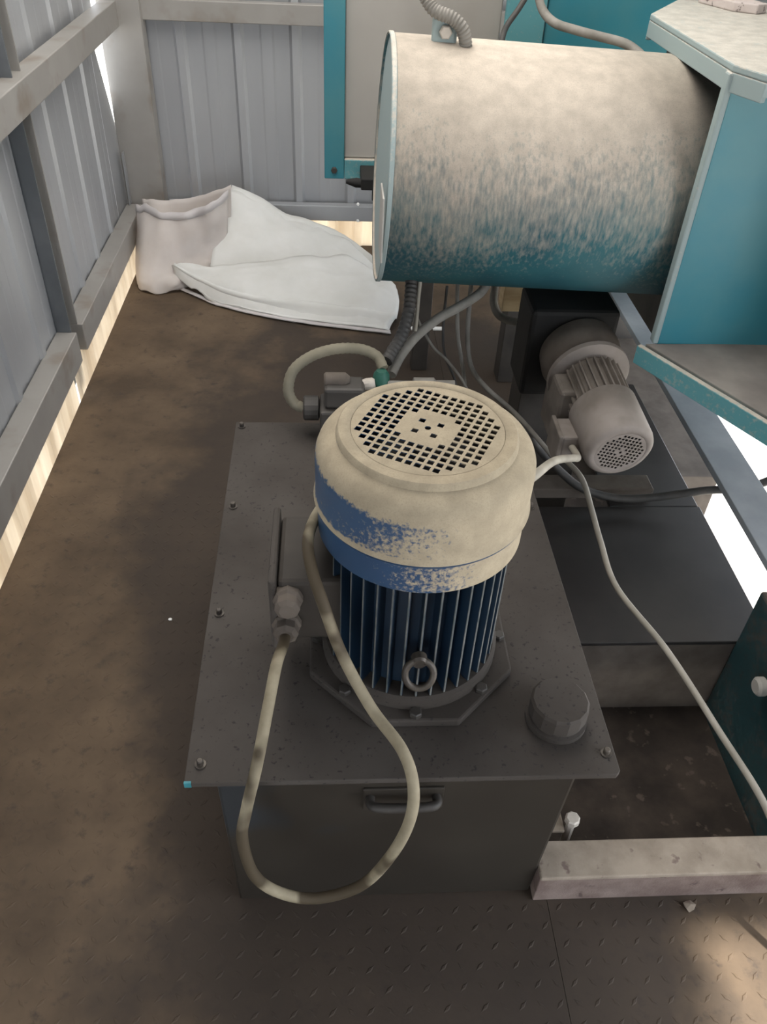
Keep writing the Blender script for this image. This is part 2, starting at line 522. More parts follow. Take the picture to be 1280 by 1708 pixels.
# skirting below the bottom rails, made translucent for an added glow
bl = thing('baseboard_left', (-0.905, 1.5, 0), kind='structure')
for y0, y1 in ((-1.2, 0.6), (0.59, 2.50), (2.52, 3.80)):
    corr_sheet('glow_sheet', y0, y1, -0.12, 0.15, lambda s, d: (-0.905 + d * 0.5, s), 'glow_skirt', bl, pitch=0.12)
bb = thing('baseboard_back', (0.4, 3.87, 0), kind='structure')
for x0, x1 in ((-0.88, 0.3), (0.29, 1.7)):
    corr_sheet('glow_sheet', x0, x1, -0.12, 0.15, lambda s, d: (s, 3.885 - d * 0.5), 'glow_skirt', bb, pitch=0.12)
# girts and posts
trim_box((-0.935, -1.2, 0.125), (-0.868, 2.530, 0.235), 'girt')          # left bottom rail
trim_box((-0.935, 2.605, 0.125), (-0.868, 3.76, 0.225), 'girt')
trim_box((-0.918, -1.2, 0.925), (-0.855, 3.78, 1.015), 'girt')           # left upper rail
trim_box((-0.80, 3.815, 0.945), (1.7, 3.862, 1.02), 'girt')              # back upper rail
trim_box((-0.76, 3.815, 0.145), (1.7, 3.862, 0.215), 'sheet')            # back bottom rail
trim_box((-0.935, 3.778, -0.02), (-0.765, 3.86, 2.6), 'girt')            # corner post
# channel post part way along the left wall
cp = thing('trim_7', (-0.93, 2.5, 0), kind='structure')
box('web', (-0.936, 2.530, 0.0), (-0.93, 2.606, 2.6), 'post_shaded', cp, bevel=0)
box('flange', (-0.93, 2.525, 0.236), (-0.885, 2.531, 2.6), 'post_shaded', cp, bevel=0)
box('flange', (-0.93, 2.605, 0.226), (-0.885, 2.611, 2.6), 'girt', cp, bevel=0)
# folded light flashing strip at the far end of the left wall
trim_box((-0.918, 3.735, 0.226), (-0.914, 3.772, 0.45), 'sheet', bevel=0)

# ------------------------------------------------------------------ hydraulic tank
tank = thing('hydraulic_tank', (0.11, 1.18, 0), 'dusty grey steel oil tank with a wide overhanging bolted lid under the blue motor', 'tank')
v = []
for z, x0, x1, y0, y1 in ((0.0, -0.18, 0.388, 0.712, 1.62), (0.443, -0.186, 0.402, 0.708, 1.62)):
    v += [(x0, y0, z), (x1, y0, z), (x1, y1, z), (x0, y1, z)]
mk('tank_body', v, box_vf((0, 0, 0), (1, 1, 1))[1], 'tank', tank, bevel=0.006)
prism('lid', [(-0.230, 0.690), (0.455, 0.690), (0.462, 0.697), (0.455, 1.677), (-0.238, 1.677)], 0.443, 0.455, 'lid', tank, bevel=0.0015)
for x, y in ((-0.222, 1.655), (-0.215, 1.351), (-0.212, 1.041), (-0.208, 0.722), (0.446, 0.728), (0.437, 1.35), (0.432, 1.64)):
    bt = lathe('bolt', [(0.009, 0), (0.009, 0.003), (0.0055, 0.0035), (0.0055, 0.012), (0.004, 0.0135)], (x, y, 0.455), (0, 0, 1), 'bolt', tank, seg=12)
# front handle
tube('handle', [(0.062, 0.708, 0.378), (0.062, 0.690, 0.380), (0.075, 0.682, 0.383), (0.117, 0.680, 0.384), (0.158, 0.682, 0.383), (0.171, 0.690, 0.380), (0.171, 0.708, 0.378)], 0.008, 'dark_metal', tank)
box('handle_plate', (0.05, 0.7035, 0.340), (0.184, 0.7095, 0.402), 'tank', tank, bevel=0.002)
# filler cap
fc = thing('filler_cap', (0.377, 0.80, 0.455), None, None)
bpy.data.objects.remove(fc)
lathe('filler_neck', [(0.052, 0), (0.052, 0.010), (0.046, 0.012), (0.046, 0.018)], (0.377, 0.798, 0.455), (0, 0, 1), 'lid', tank, seg=32)
lathe('filler_cap', [(0.046, 0), (0.049, 0.003), (0.049, 0.030), (0.045, 0.035)], (0.377, 0.798, 0.472), (0, 0, 1), 'lid', tank, seg=14, phase=0.1, angle=20)
v, f = box_vf((-0.2305, 0.6895, 0.4425), (-0.219, 0.694, 0.4555))
mk('paint_chip', v, f, 'chip', tank, bevel=0.001)

# ------------------------------------------------------------------ main electric motor
MX, MY = 0.1375, 0.962
mot = thing('electric_motor', (MX, MY, 0.455), 'large blue finned electric motor with a dust-covered fan cowl, standing upright on the tank', 'motor')
oct_ = [(MX + 0.192 * math.cos(math.radians(22.5 + 45 * k)), MY + 0.192 * math.sin(math.radians(22.5 + 45 * k))) for k in range(8)]
prism('flange', oct_, 0.455, 0.474, 'lid', mot, bevel=0.004)
lathe('end_bell', [(0.156, 0), (0.156, 0.022), (0.150, 0.027), (0.12, 0.028)], (MX, MY, 0.474), (0, 0, 1), 'lid', mot, seg=48)
lathe('stator_body', [(0.121, 0), (0.121, 0.32)], (MX, MY, 0.500), (0, 0, 1), 'motor_blue', mot, seg=64)
for k in range(8):
    a = math.radians(45 * k)
    hexbolt('flange_bolt', (MX + 0.165 * math.cos(a), MY + 0.165 * math.sin(a), 0.474), (0, 0, 1), 0.011, 0.009, 'dark_metal', mot)
# cooling fins: one mesh shared
nf = 38
fin_me = None
for k in range(nf):
    a = 2 * math.pi * (k + 0.5) / nf
    if math.radians(165) < a < math.radians(195): continue
    if fin_me is None:
        v, f = box_vf((0, -0.0019, -0.147), (0.030, 0.0019, 0.147))
        o = mk('fin', v, f, 'motor_blue', mot, bevel=0.0008)
        fin_me = o.data
        fin_me.materials.append(M['fin_tip'])
        for p in fin_me.polygons:
            if p.normal.x > 0.9: p.material_index = 1
    else:
        o = bpy.data.objects.new('fin', fin_me); col.objects.link(o); o.parent = mot
        md = o.modifiers.new('bevel', 'BEVEL'); md.width = 0.0008; md.segments = 1
    o.location = (math.cos(a) * 0.134, math.sin(a) * 0.134, 0.647 - 0.455)
    o.rotation_euler = (0, 0, a)
# fan cowl
cowl = lathe('fan_cover', [(0.1545, -0.020), (0.1605, -0.018), (0.1605, 0.032), (0.1645, 0.035), (0.1665, 0.040), (0.1645, 0.045), (0.1635, 0.049),
                    (0.1640, 0.105), (0.1630, 0.118), (0.1595, 0.128), (0.1530, 0.137), (0.1440, 0.1425), (0.1350, 0.1465), (0.1335, 0.1475),
                    (0.1318, 0.1555), (0.1295, 0.158), (0.1280, 0.158), (0.1120, 0.158)], (MX, MY, 0.777), (0, 0, 1), 'cover', mot, seg=96, caps=False, angle=32)
cowl.modifiers.new('solid', 'SOLIDIFY').thickness = 0.002
hs = []
ang = math.radians(-27)
pt = 0.0137
for i in range(-9, 10):
    for j in range(-9, 10):
        x, y = (i + .5) * pt, (j + .5) * pt
        r = math.hypot(x, y)
        if 0.047 < r < 0.1015 and abs(x) > 0.0 :
            hs.append((x * math.cos(ang) - y * math.sin(ang), x * math.sin(ang) + y * math.cos(ang), 0.0046, ang))
for k in range(4):
    a = ang + math.radians(45 + 90 * k)
    hs.append((0.0205 * math.cos(a), 0.0205 * math.sin(a), 0.0046, ang))
grille_mesh('grille', 0.1125, hs, 0.0048, (MX, MY, 0.935), (0, 0, 1), 'cover', mot, 0.002, updir=(1, 0, 0), seg=96)
lathe('cooling_fan', [(0.020, 0), (0.105, 0.004), (0.105, 0.018), (0.02, 0.05)], (MX, MY, 0.85), (0, 0, 1), 'black', mot, seg=32)
# lifting eye on the front
eye = lathe('lifting_eye', [(0.013, 0), (0.013, 0.012), (0.010, 0.016)], (0.135, MY - 0.150, 0.605), (0, -1, 0), 'bolt', mot, seg=12)
v, f = [], []
for i in range(28):
    t = 2 * math.pi * i / 28
    for k in range(10):
        s = 2 * math.pi * k / 10
        rr = 0.0225 + 0.0058 * math.cos(s)
        v.append((0.1355 + rr * math.cos(t), MY - 0.170 + 0.0058 * math.sin(s) + 0.010 * math.sin(t), 0.586 + rr * math.sin(t)))
for i in range(28):
    for k in range(10):
        f.append((i * 10 + k, ((i + 1) % 28) * 10 + k, ((i + 1) % 28) * 10 + (k + 1) % 10, i * 10 + (k + 1) % 10))
mk('eye_ring', v, f, 'bolt', eye, smooth=True, angle=0)
# terminal box on the left side
tb = box('terminal_box', (-0.086, 0.888, 0.560), (0.022, 1.048, 0.695), 'box_dark', mot, bevel=0.008)
box('box_cover', (-0.100, 0.878, 0.548), (-0.0875, 1.060, 0.705), 'lid', tb, bevel=0.005)
for z, x in ((0.664, -0.070), (0.606, -0.074)):
    gl = lathe('cable_gland', [(0.024, 0), (0.024, 0.014), (0.020, 0.018), (0.020, 0.034), (0.013, 0.040)], (x, 0.889, z), (0.0, -1, 0.12), 'brown_dusty', tb, seg=8, smooth=False)

tube('power_cable', [(-0.074, 0.865, 0.606), (-0.077, 0.83, 0.614), (-0.084, 0.78, 0.630), (-0.095, 0.72, 0.602), (-0.109, 0.665, 0.551), (-0.127, 0.63, 0.481),
                     (-0.135, 0.61, 0.43), (-0.122, 0.6, 0.335), (-0.083, 0.6, 0.271), (-0.025, 0.6, 0.249), (0.044, 0.6, 0.288),
                     (0.088, 0.6, 0.382), (0.114, 0.61, 0.471), (0.117, 0.63, 0.537), (0.101, 0.67, 0.568), (0.059, 0.735, 0.578),
                     (0.014, 0.785, 0.645), (-0.013, 0.808, 0.728), (-0.030, 0.850, 0.757), (-0.037, 0.895, 0.772), (-0.030, 0.95, 0.765), (-0.016, 1.01, 0.745), (-0.006, 1.05, 0.70), (0.0, 1.06, 0.64)],
     0.0090, 'cable', n=10, seg=14)
props(bpy.data.objects['power_cable'], 'thick dirty cream cable looping down in front of the tank from the big motor', 'cable')

# ------------------------------------------------------------------ big drum
DC = Vector((0.50, 2.0, 0.966)); tilt = math.radians(2.0)
DA = Vector((math.cos(tilt), 0, -math.sin(tilt)))
drum = thing('drum', (0.5, 2.0, 0.70), 'large horizontal teal steel drum caked with beige dust on its upper side', 'drum')
DR = 0.269
lathe('shell', [(DR, -0.385), (DR, 0.388)], DC, DA, 'drum', drum, seg=160, caps=False).modifiers.new('solid', 'SOLIDIFY').thickness = 0.004
lathe('end_cap', [(0.05, -0.387), (DR - 0.006, -0.380), (DR - 0.006, -0.37)], DC, DA, 'teal_worn', drum, seg=96)
lathe('end_flange', [(DR - 0.01, 0.37), (DR - 0.01, 0.386)], DC, DA, 'dark_metal', drum, seg=96)
lathe('rim', [(DR + 0.0005, -0.386), (DR + 0.003, -0.384), (DR + 0.003, -0.376), (DR + 0.0005, -0.374)], DC, DA, 'teal_worn', drum, seg=120, caps=False)
lug_ = box('lifting_lug', (0.212, 1.965, 1.225), (0.266, 1.985, 1.288), 'teal_worn', drum, bevel=0.006)
hexbolt('lug_bolt', (0.240, 1.965, 1.262), (0, -1, 0), 0.014, 0.012, 'bolt_pale', lug_)
box('name_plate', (0.1045, 1.70, 0.86), (0.1085, 1.80, 1.00), 'panel_grey', drum, bevel=0.001)
tube('corrugated_conduit', [(0.165, 1.99, 1.372), (0.18, 1.98, 1.342), (0.205, 1.965, 1.308), (0.224, 1.957, 1.297), (0.249, 1.953, 1.290), (0.270, 1.950, 1.275), (0.281, 1.953, 1.255), (0.287, 1.962, 1.228)],
     0.0145, 'hose_grey', ribs=0.16, rib_len=0.007, seg=14)
props(bpy.data.objects['corrugated_conduit'], 'grey corrugated conduit bending over the top of the teal drum', 'conduit')

# ------------------------------------------------------------------ teal machine frame on the right
fr = thing('machine_frame', (1.2, 2.0, 0.3), 'big teal welded machine frame holding the right end of the drum', 'machine')
top = [(0.765, 1.694), (0.799, 1.612), (1.62, 1.612), (1.62, 2.449), (0.905, 2.449), (0.762, 2.218)]
prism('top_plate', top, 1.2593, 1.2728, 'teal_worn', fr, bevel=0.003)
def lip(p, q, z0, z1, t, name='lip', mat='teal_worn'):
    d = Vector((q[0] - p[0], q[1] - p[1])).normalized()
    n = Vector((-d.y, d.x)) * -t
    prism(name, [p, q, (q[0] + n.x, q[1] + n.y), (p[0] + n.x, p[1] + n.y)], z0, z1, mat, fr, bevel=0.002)
lip((0.762, 2.218), (0.765, 1.694), 1.2244, 1.2590, -0.012)
lip((0.765, 1.694), (0.799, 1.612), 1.2244, 1.2590, -0.012)
lip((0.799, 1.612), (1.62, 1.612), 1.234, 1.2590, -0.012)
lip((0.905, 2.449), (0.762, 2.218), 1.2176, 1.2590, -0.012)
box('web_plate', (0.774, 1.694, 0.668), (1.62, 1.708, 1.2585), 'teal', fr, bevel=0.002)
box('web_edge', (0.760, 1.688, 0.6785), (0.7735, 1.714, 1.2585), 'teal_worn', fr, bevel=0.004)
box('inner_plate', (0.897, 1.709, 0.53), (0.912, 2.42, 1.2585), 'dark_metal', fr, bevel=0.002)
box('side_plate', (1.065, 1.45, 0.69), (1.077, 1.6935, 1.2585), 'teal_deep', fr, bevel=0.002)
# dusty ledge with a slanting teal front edge
prism('ledge', [(0.745, 1.692), (0.9215, 1.3746), (1.62, 1.3746), (1.62, 1.708)], 0.661, 0.6775, 'plate_brown', fr, bevel=0.002)
lip((0.733, 1.689), (1.065, 1.094), 0.632, 0.6785, 0.014, 'ledge_edge', 'teal_dusty')
prism('ledge_gusset', [(0.9215, 1.374), (1.065, 1.113), (1.62, 1.113), (1.62, 1.374)], 0.661, 0.677, 'plate_brown', fr, bevel=0.002)
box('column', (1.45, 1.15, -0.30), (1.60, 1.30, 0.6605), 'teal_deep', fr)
prism('metal_bar', [(0.944, 2.41), (0.99, 2.29), (1.04, 2.26), (1.075, 2.284), (1.026, 2.42)], 1.273, 1.294, 'pink_block', bevel=0.003)
props(bpy.data.objects['metal_bar'], 'short dusty pinkish metal offcut lying on the top plate of the teal frame', 'offcut')

# cabinet behind the drum
cb = thing('control_cabinet', (0.22, 2.75, 0.74), 'tall grey cabinet with a teal angle frame behind the left end of the drum', 'cabinet')
box('frame_upright', (-0.025, 2.6, 0.741), (0.036, 2.62, 1.95), 'teal', cb)
box('frame_bottom', (0.0365, 2.6, 0.741), (0.475, 2.62, 0.800), 'teal_dusty', cb)
box('panel', (0.0365, 2.618, 0.8005), (0.475, 2.64, 1.95), 'panel_grey', cb)
box('cabinet_body', (-0.02, 2.641, 0.75), (0.475, 2.95, 1.94), 'panel_grey', cb)
hexbolt('bolt', (0.005, 2.60, 0.768), (0, -1, 0), 0.010, 0.008, 'dark_metal', cb)
box('support_leg', (0.30, 2.70, 0.0), (0.36, 2.76, 0.75), 'dark_metal', cb)
tg = box('latch', (0.085, 2.47, 0.752), (0.18, 2.60, 0.785), 'black', cb)
lathe('latch_pin', [(0.012, 0), (0.014, 0.03), (0.006, 0.06)], (0.10, 2.49, 0.765), (-1, 0, 0.1), 'black', cb, seg=10)
lathe('latch_nut', [(0.013, 0), (0.013, 0.03)], (0.13, 2.48, 0.752), (0, 0, -1), 'black', cb, seg=6, smooth=False)
hp = thing('feed_housing', (0.72, 2.8, 0.5), 'teal sheet-metal housing standing behind the drum between cabinet and frame', 'housing')
box('mounting_plate', (0.480, 2.58, 0.55), (0.592, 2.60, 1.9), 'teal_dusty', hp)
box('housing_body', (0.597, 2.59, 0.55), (0.98, 3.0, 1.9), 'teal', hp, bevel=0.006)
box('housing_leg', (0.62, 2.62, 0.0), (0.70, 2.70, 0.55), 'dark_metal', hp)
box('housing_leg', (0.88, 2.90, 0.0), (0.96, 2.98, 0.55), 'dark_metal', hp)
tube('rubber_hose', [(0.52, 2.4, 1.35), (0.521, 2.4, 1.291), (0.534, 2.38, 1.249), (0.559, 2.33, 1.228), (0.603, 2.28, 1.222), (0.654, 2.24, 1.217), (0.704, 2.2, 1.212), (0.727, 2.16, 1.203), (0.74, 2.12, 1.192)], 0.011, 'hose_grey', seg=12)
props(bpy.data.objects['rubber_hose'], 'grey rubber hose running over the drum into the teal frame', 'hose')
tube('black_cable', [(0.53, 2.45, 1.31), (0.51, 2.45, 1.278), (0.481, 2.42, 1.241), (0.447, 2.38, 1.206), (0.424, 2.3, 1.18), (0.42, 2.285, 1.13)], 0.0075, 'cable_black', seg=10)
props(bpy.data.objects['black_cable'], 'thin black cable dropping behind the top of the drum', 'cable')

# ------------------------------------------------------------------ gear motor under the frame
GA = Vector((-0.03, 0.36, 0.062)).normalized()
GO = Vector((0.673, 1.50, 0.497))
gm = thing('gear_motor', (0.67, 1.75, 0.0), 'small taupe gear motor with a perforated round fan cover beside the dark tray', 'motor')
lathe('fan_cover', [(0.060, 0.0), (0.074, 0.002), (0.081, 0.009), (0.0835, 0.020), (0.0835, 0.145)], GO, GA, 'small_motor', gm, seg=48, caps=False, angle=50).modifiers.new('solid', 'SOLIDIFY').thickness = 0.002
hs = []
p2 = 0.0098
for i in range(-6, 7):
    for j in range(-6, 7):
        x, y = i * p2 + 0.0, j * p2
        if 0.012 < math.hypot(x, y) < 0.053:
            hs.append((x, y, 0.0031, 0.0))
grille_mesh('grille', 0.061, hs, 0.0035, GO, -GA, 'small_motor', gm, 0.0015, updir=(1, -0.05, -0.35), seg=48)
lathe('fan', [(0.07, 0), (0.07, 0.02)], GO + GA * 0.05, GA, 'black', gm, seg=24)
lathe('motor_body', [(0.068, 0), (0.068, 0.14)], GO + GA * 0.13, GA, 'small_body', gm, seg=40)
u, w, a = frame_of(GA)
for k in range(26):
    t = 2 * math.pi * k / 26
    d = u * math.cos(t) + w * math.sin(t)
    s = GA.cross(d)
    c0 = GO + GA * 0.147 + d * 0.066
    vv = []
    for hh in (0, 0.108):
        for dd, sg in ((0, -1), (0.013, -1), (0.013, 1), (0, 1)):
            vv.append(c0 + GA * hh + d * dd + s * 0.0022 * sg)
    mk('fin', vv, [(0, 1, 2, 3), (4, 7, 6, 5), (0, 4, 5, 1), (1, 5, 6, 2), (2, 6, 7, 3), (3, 7, 4, 0)], 'small_body', gm)
lathe('flange', [(0.095, 0), (0.105, 0.004), (0.105, 0.018), (0.09, 0.024)], GO + GA * 0.262, GA, 'small_motor', gm, seg=40)
lathe('gearbox_neck', [(0.085, 0), (0.098, 0.015), (0.105, 0.05), (0.10, 0.09)], GO + GA * 0.286, GA, 'brown_dusty', gm, seg=40)
gb = Vector(GO + GA * 0.44)
box('gearbox', (gb.x - 0.13, gb.y - 0.07, gb.z - 0.15), (gb.x + 0.10, gb.y + 0.09, gb.z + 0.10), 'black', gm, bevel=0.012)
box('mount', (gb.x - 0.12, gb.y - 0.05, -0.15), (gb.x + 0.08, gb.y + 0.07, gb.z - 0.14), 'dark_metal', gm)
t2 = box('terminal_box', (0.548, 1.555, 0.425), (0.600, 1.640, 0.500), 'small_motor', gm, bevel=0.006)
box('box_cover', (0.538, 1.55, 0.42), (0.549, 1.645, 0.505), 'small_body', t2, bevel=0.003)
box('side_box', (0.555, 1.66, 0.40), (0.625, 1.80, 0.56), 'small_body', gm, bevel=0.01)

# ------------------------------------------------------------------ base frame on the right
fb = thing('channel_beam', (0.85, 0.73, 0.0), 'pale dusty steel channel beam lying along the pit edge at lower right', 'beam')
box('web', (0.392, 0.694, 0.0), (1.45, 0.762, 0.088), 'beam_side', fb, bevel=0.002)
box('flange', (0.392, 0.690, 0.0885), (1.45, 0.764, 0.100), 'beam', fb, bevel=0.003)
an = thing('angle_bracket', (0.43, 0.83, -0.15), 'small pale angle bracket with a bolt between tank and channel beam', 'bracket')
box('plate', (0.402, 0.79, -0.15), (0.410, 0.87, 0.150), 'beam', an, bevel=0.002)
box('foot', (0.410, 0.79, 0.078), (0.462, 0.87, 0.086), 'beam', an, bevel=0.002)
lathe('bolt', [(0.009, -0.06), (0.009, 0.02), (0.015, 0.021), (0.015, 0.032), (0.012, 0.035)], (0.474, 0.800, 0.085), (0, 0, 1), 'bolt_pale', an, seg=8, smooth=False)
ty = thing('steel_tray', (0.83, 1.5, -0.15), 'dark flat steel tray sunk in the pit below the gear motor', 'tray')
box('tray_top', (0.47, 1.243, 0.108), (1.066, 1.75, 0.120), 'tray', ty, bevel=0.002)
box('tray_rear_plate', (0.80, 1.752, 0.108), (1.062, 2.42, 0.120), 'tray', ty, bevel=0.002)
box('tray_front', (0.47, 1.250, -0.15), (1.066, 1.262, 0.1075), 'brown_dusty', ty, bevel=0.002)
box('tray_back', (0.47, 1.735, -0.15), (1.066, 1.749, 0.1075), 'brown_dusty', ty, bevel=0.002)
cr = box('cross_bar', (0.47, 1.78, 0.125), (0.93, 1.85, 0.16), 'brown_dusty', bevel=0.004)
props(cr, 'brown dusty cross bar behind the dark tray', 'bar')
box('bar_foot', (0.50, 1.79, -0.15), (0.54, 1.84, 0.125), 'brown_dusty', cr)
bpy.context.view_layer.update()
rl = thing('long_rail', (1.06, 2.1, 0.28), 'blue-grey flat steel rail running back beneath the teal frame', 'rail')
box('rail_bar', (1.03, 1.245, 0.280), (1.14, 2.93, 0.300), 'rail', rl, bevel=0.002)
box('rail_flange', (1.128, 1.31, 0.25), (1.14, 2.93, 0.2795), 'rail', rl, bevel=0.002)
box('rail_leg', (1.05, 2.86, 0.0), (1.09, 2.92, 0.2795), 'rail', rl)
sl = box('sill_beam', (1.095, 2.02, -0.30), (1.26, 3.3, 0.02), 'brown_dusty', bevel=0.004)
props(sl, 'brown dusty sill beam between the dark tray and the blue-grey rail', 'beam')
gd = thing('backdrop_plate', (1.2, 2.9, -0.3), 'added dark backdrop plate with a narrow bright slit behind the gear motor', 'plate')
box('plate', (0.985, 2.94, 0.0), (1.076, 2.95, 0.55), 'brown_dusty', gd, bevel=0)
box('plate', (1.094, 2.94, -0.30), (1.74, 2.95, 0.65), 'dark_metal', gd, bevel=0)  # dark backdrop added to hide the bright ground outside
box('strip', (1.0765, 2.94, 0.2), (1.0935, 2.95, 0.55), 'dark_metal', gd, bevel=0)
lg = thing('support_leg', (1.04, 1.0, -0.3), 'dark teal box-shaped machine leg at the lower right edge', 'leg')
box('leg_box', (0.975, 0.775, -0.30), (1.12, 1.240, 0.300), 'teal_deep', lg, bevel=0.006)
lathe('knob', [(0.012, 0), (0.012, 0.01), (0.022, 0.014), (0.022, 0.028), (0.016, 0.034)], (0.975, 1.075, 0.165), (-1, 0, 0), 'panel_grey', lg, seg=16)

# ------------------------------------------------------------------ valve group behind the motor
vb = thing('valve_block', (0.08, 1.63, 0.455), 'dark hydraulic valve block with round plug on the back edge of the tank lid', 'valve')
box('block', (-0.03, 1.585, 0.455), (0.20, 1.672, 0.545), 'dark_metal', vb, bevel=0.006)
box('solenoid', (-0.02, 1.60, 0.5455), (0.075, 1.665, 0.598), 'dark_metal', vb, bevel=0.008)
lathe('plug_nut', [(0.020, 0), (0.030, 0.004), (0.030, 0.036), (0.026, 0.04)], (-0.030, 1.64, 0.522), (-1, 0, 0), 'dark_metal', vb, seg=16, smooth=False)
lathe('connector', [(0.014, 0), (0.018, 0.004), (0.018, 0.05), (0.01, 0.06)], (-0.02, 1.64, 0.600), (1, 0, 0), 'brown_dusty', vb, seg=12)
lathe('fitting', [(0.010, 0), (0.014, 0.006), (0.014, 0.02), (0.008, 0.045)], (0.10, 1.645, 0.59), (-1, 0, -0.15), 'bolt_pale', vb, seg=10)
lathe('tape_wrap', [(0.016, 0), (0.021, 0.008), (0.019, 0.03), (0.012, 0.04)], (0.115, 1.66, 0.575), (0, 0, 1), 'green', vb, seg=12)
lathe('sight_glass', [(0.008, 0), (0.008, 0.06), (0.016, 0.062), (0.016, 0.11), (0.010, 0.115), (0.010, 0.16)], (0.13, 1.65, 0.585), (1, 0, 0), 'hose_grey', vb, seg=12)
cables = [
 ('flexible_conduit', [(-0.07, 1.64, 0.522), (-0.092, 1.645, 0.532), (-0.105, 1.655, 0.562), (-0.092, 1.67, 0.607), (-0.049, 1.69, 0.634), (0.007, 1.7, 0.648), (0.064, 1.71, 0.643), (0.105, 1.70, 0.630), (0.120, 1.675, 0.612)], 0.0135, 'conduit', 'beige flexible conduit arching over the valve block', 'conduit', 0.08),
 ('wrapped_hose', [(0.191, 1.86, 0.76), (0.191, 1.85, 0.738), (0.184, 1.8, 0.696), (0.167, 1.76, 0.653), (0.145, 1.73, 0.630), (0.128, 1.70, 0.617)], 0.0155, 'cable_black', 'dark tape-wrapped hose hanging from the drum to the valve block', 'hose', 0.12),
 ('pale_tube', [(0.213, 1.85, 0.75), (0.209, 1.83, 0.715), (0.205, 1.80, 0.675), (0.203, 1.79, 0.650)], 0.0045, 'cable_white', 'short pale tube beside the dark wrapped hose', 'tube', 0),
 ('ribbed_hose', [(0.40, 1.97, 0.69), (0.38, 1.95, 0.674), (0.328, 1.9, 0.665), (0.263, 1.85, 0.652), (0.205, 1.8, 0.628), (0.165, 1.75, 0.600), (0.142, 1.70, 0.580)], 0.0125, 'hose_grey', 'grey hose slanting down from under the drum to the valve block', 'hose', 0),
 ('thin_hose', [(0.329, 2.0, 0.69), (0.331, 1.99, 0.64), (0.337, 1.95, 0.553), (0.35, 1.9, 0.49), (0.357, 1.85, 0.43), (0.358, 1.84, 0.30)], 0.0055, 'hose_grey', 'thin grey hose hanging straight down beneath the drum', 'hose', 0),
 ('signal_cable', [(0.366, 2.0, 0.69), (0.365, 1.99, 0.64), (0.363, 1.95, 0.553), (0.369, 1.88, 0.502), (0.398, 1.8, 0.487), (0.476, 1.75, 0.437), (0.54, 1.70, 0.385), (0.585, 1.66, 0.345)], 0.0065, 'hose_grey', 'long grey cable from under the drum to the gear motor', 'cable', 0),
 ('thin_wire', [(0.212, 1.96, 0.69), (0.216, 1.95, 0.621), (0.261, 1.9, 0.552), (0.298, 1.86, 0.531), (0.342, 1.8, 0.495), (0.38, 1.76, 0.42)], 0.0038, 'hose_grey', 'thin wire crossing behind the valve block', 'wire', 0),
 ('thin_lead', [(0.296, 1.96, 0.69), (0.295, 1.95, 0.579), (0.298, 1.9, 0.526), (0.325, 1.85, 0.474), (0.34, 1.82, 0.40)], 0.0038, 'cable_black', 'thin dark lead hanging behind the big motor', 'wire', 0),
 ('looped_hose', [(0.458, 2.15, 0.72), (0.462, 2.15, 0.599), (0.465, 2.15, 0.553), (0.488, 2.14, 0.515), (0.544, 2.12, 0.507), (0.588, 2.12, 0.527), (0.619, 2.13, 0.565), (0.632, 2.15, 0.602), (0.635, 2.15, 0.72)], 0.0115, 'hose_grey', 'pale grey hose hanging in a U loop below the drum', 'hose', 0),
 ('motor_lead', [(0.290, 1.02, 0.775), (0.318, 1.05, 0.762), (0.352, 1.1, 0.740), (0.451, 1.3, 0.622), (0.532, 1.42, 0.540), (0.570, 1.49, 0.490), (0.575, 1.56, 0.47)], 0.0085, 'cable_white', 'short cream lead between the big motor and the gear motor', 'cable', 0),
 ('white_cable', [(0.60, 1.66, 0.36), (0.637, 1.60, 0.34), (0.652, 1.52, 0.30), (0.660, 1.44, 0.27), (0.673, 1.31, 0.24), (0.733, 1.119, 0.24), (0.785, 0.924, 0.22), (0.825, 0.763, 0.2), (0.85, 0.66, 0.12), (0.87, 0.55, 0.012)], 0.0072, 'cable_white', 'long pale cable running from the gear motor towards the lower right', 'cable', 0),
 ('rubber_cable', [(0.545, 1.80, 0.33), (0.574, 1.795, 0.29), (0.64, 1.77, 0.23), (0.705, 1.745, 0.19), (0.80, 1.735, 0.165), (0.90, 1.73, 0.17), (1.05, 1.72, 0.205), (1.14, 1.70, 0.228), (1.21, 1.675, 0.29), (1.36, 1.62, 0.45)], 0.0115, 'cable_black', 'black rubber cable crossing the bright gap right of the gear motor', 'cable', 0),
]
for nm, pts, r, mt, lab, cat, rb in cables:
    o = tube(nm, pts, r, mt, seg=12, ribs=rb, rib_len=0.012)
    props(o, lab, cat)
wd = box('wood_block', (0.502, 2.20, 0.50), (0.592, 2.26, 0.72), 'wood', bevel=0.003)
props(wd, 'small light wooden block wedged under the drum inside the hose loop', 'block')

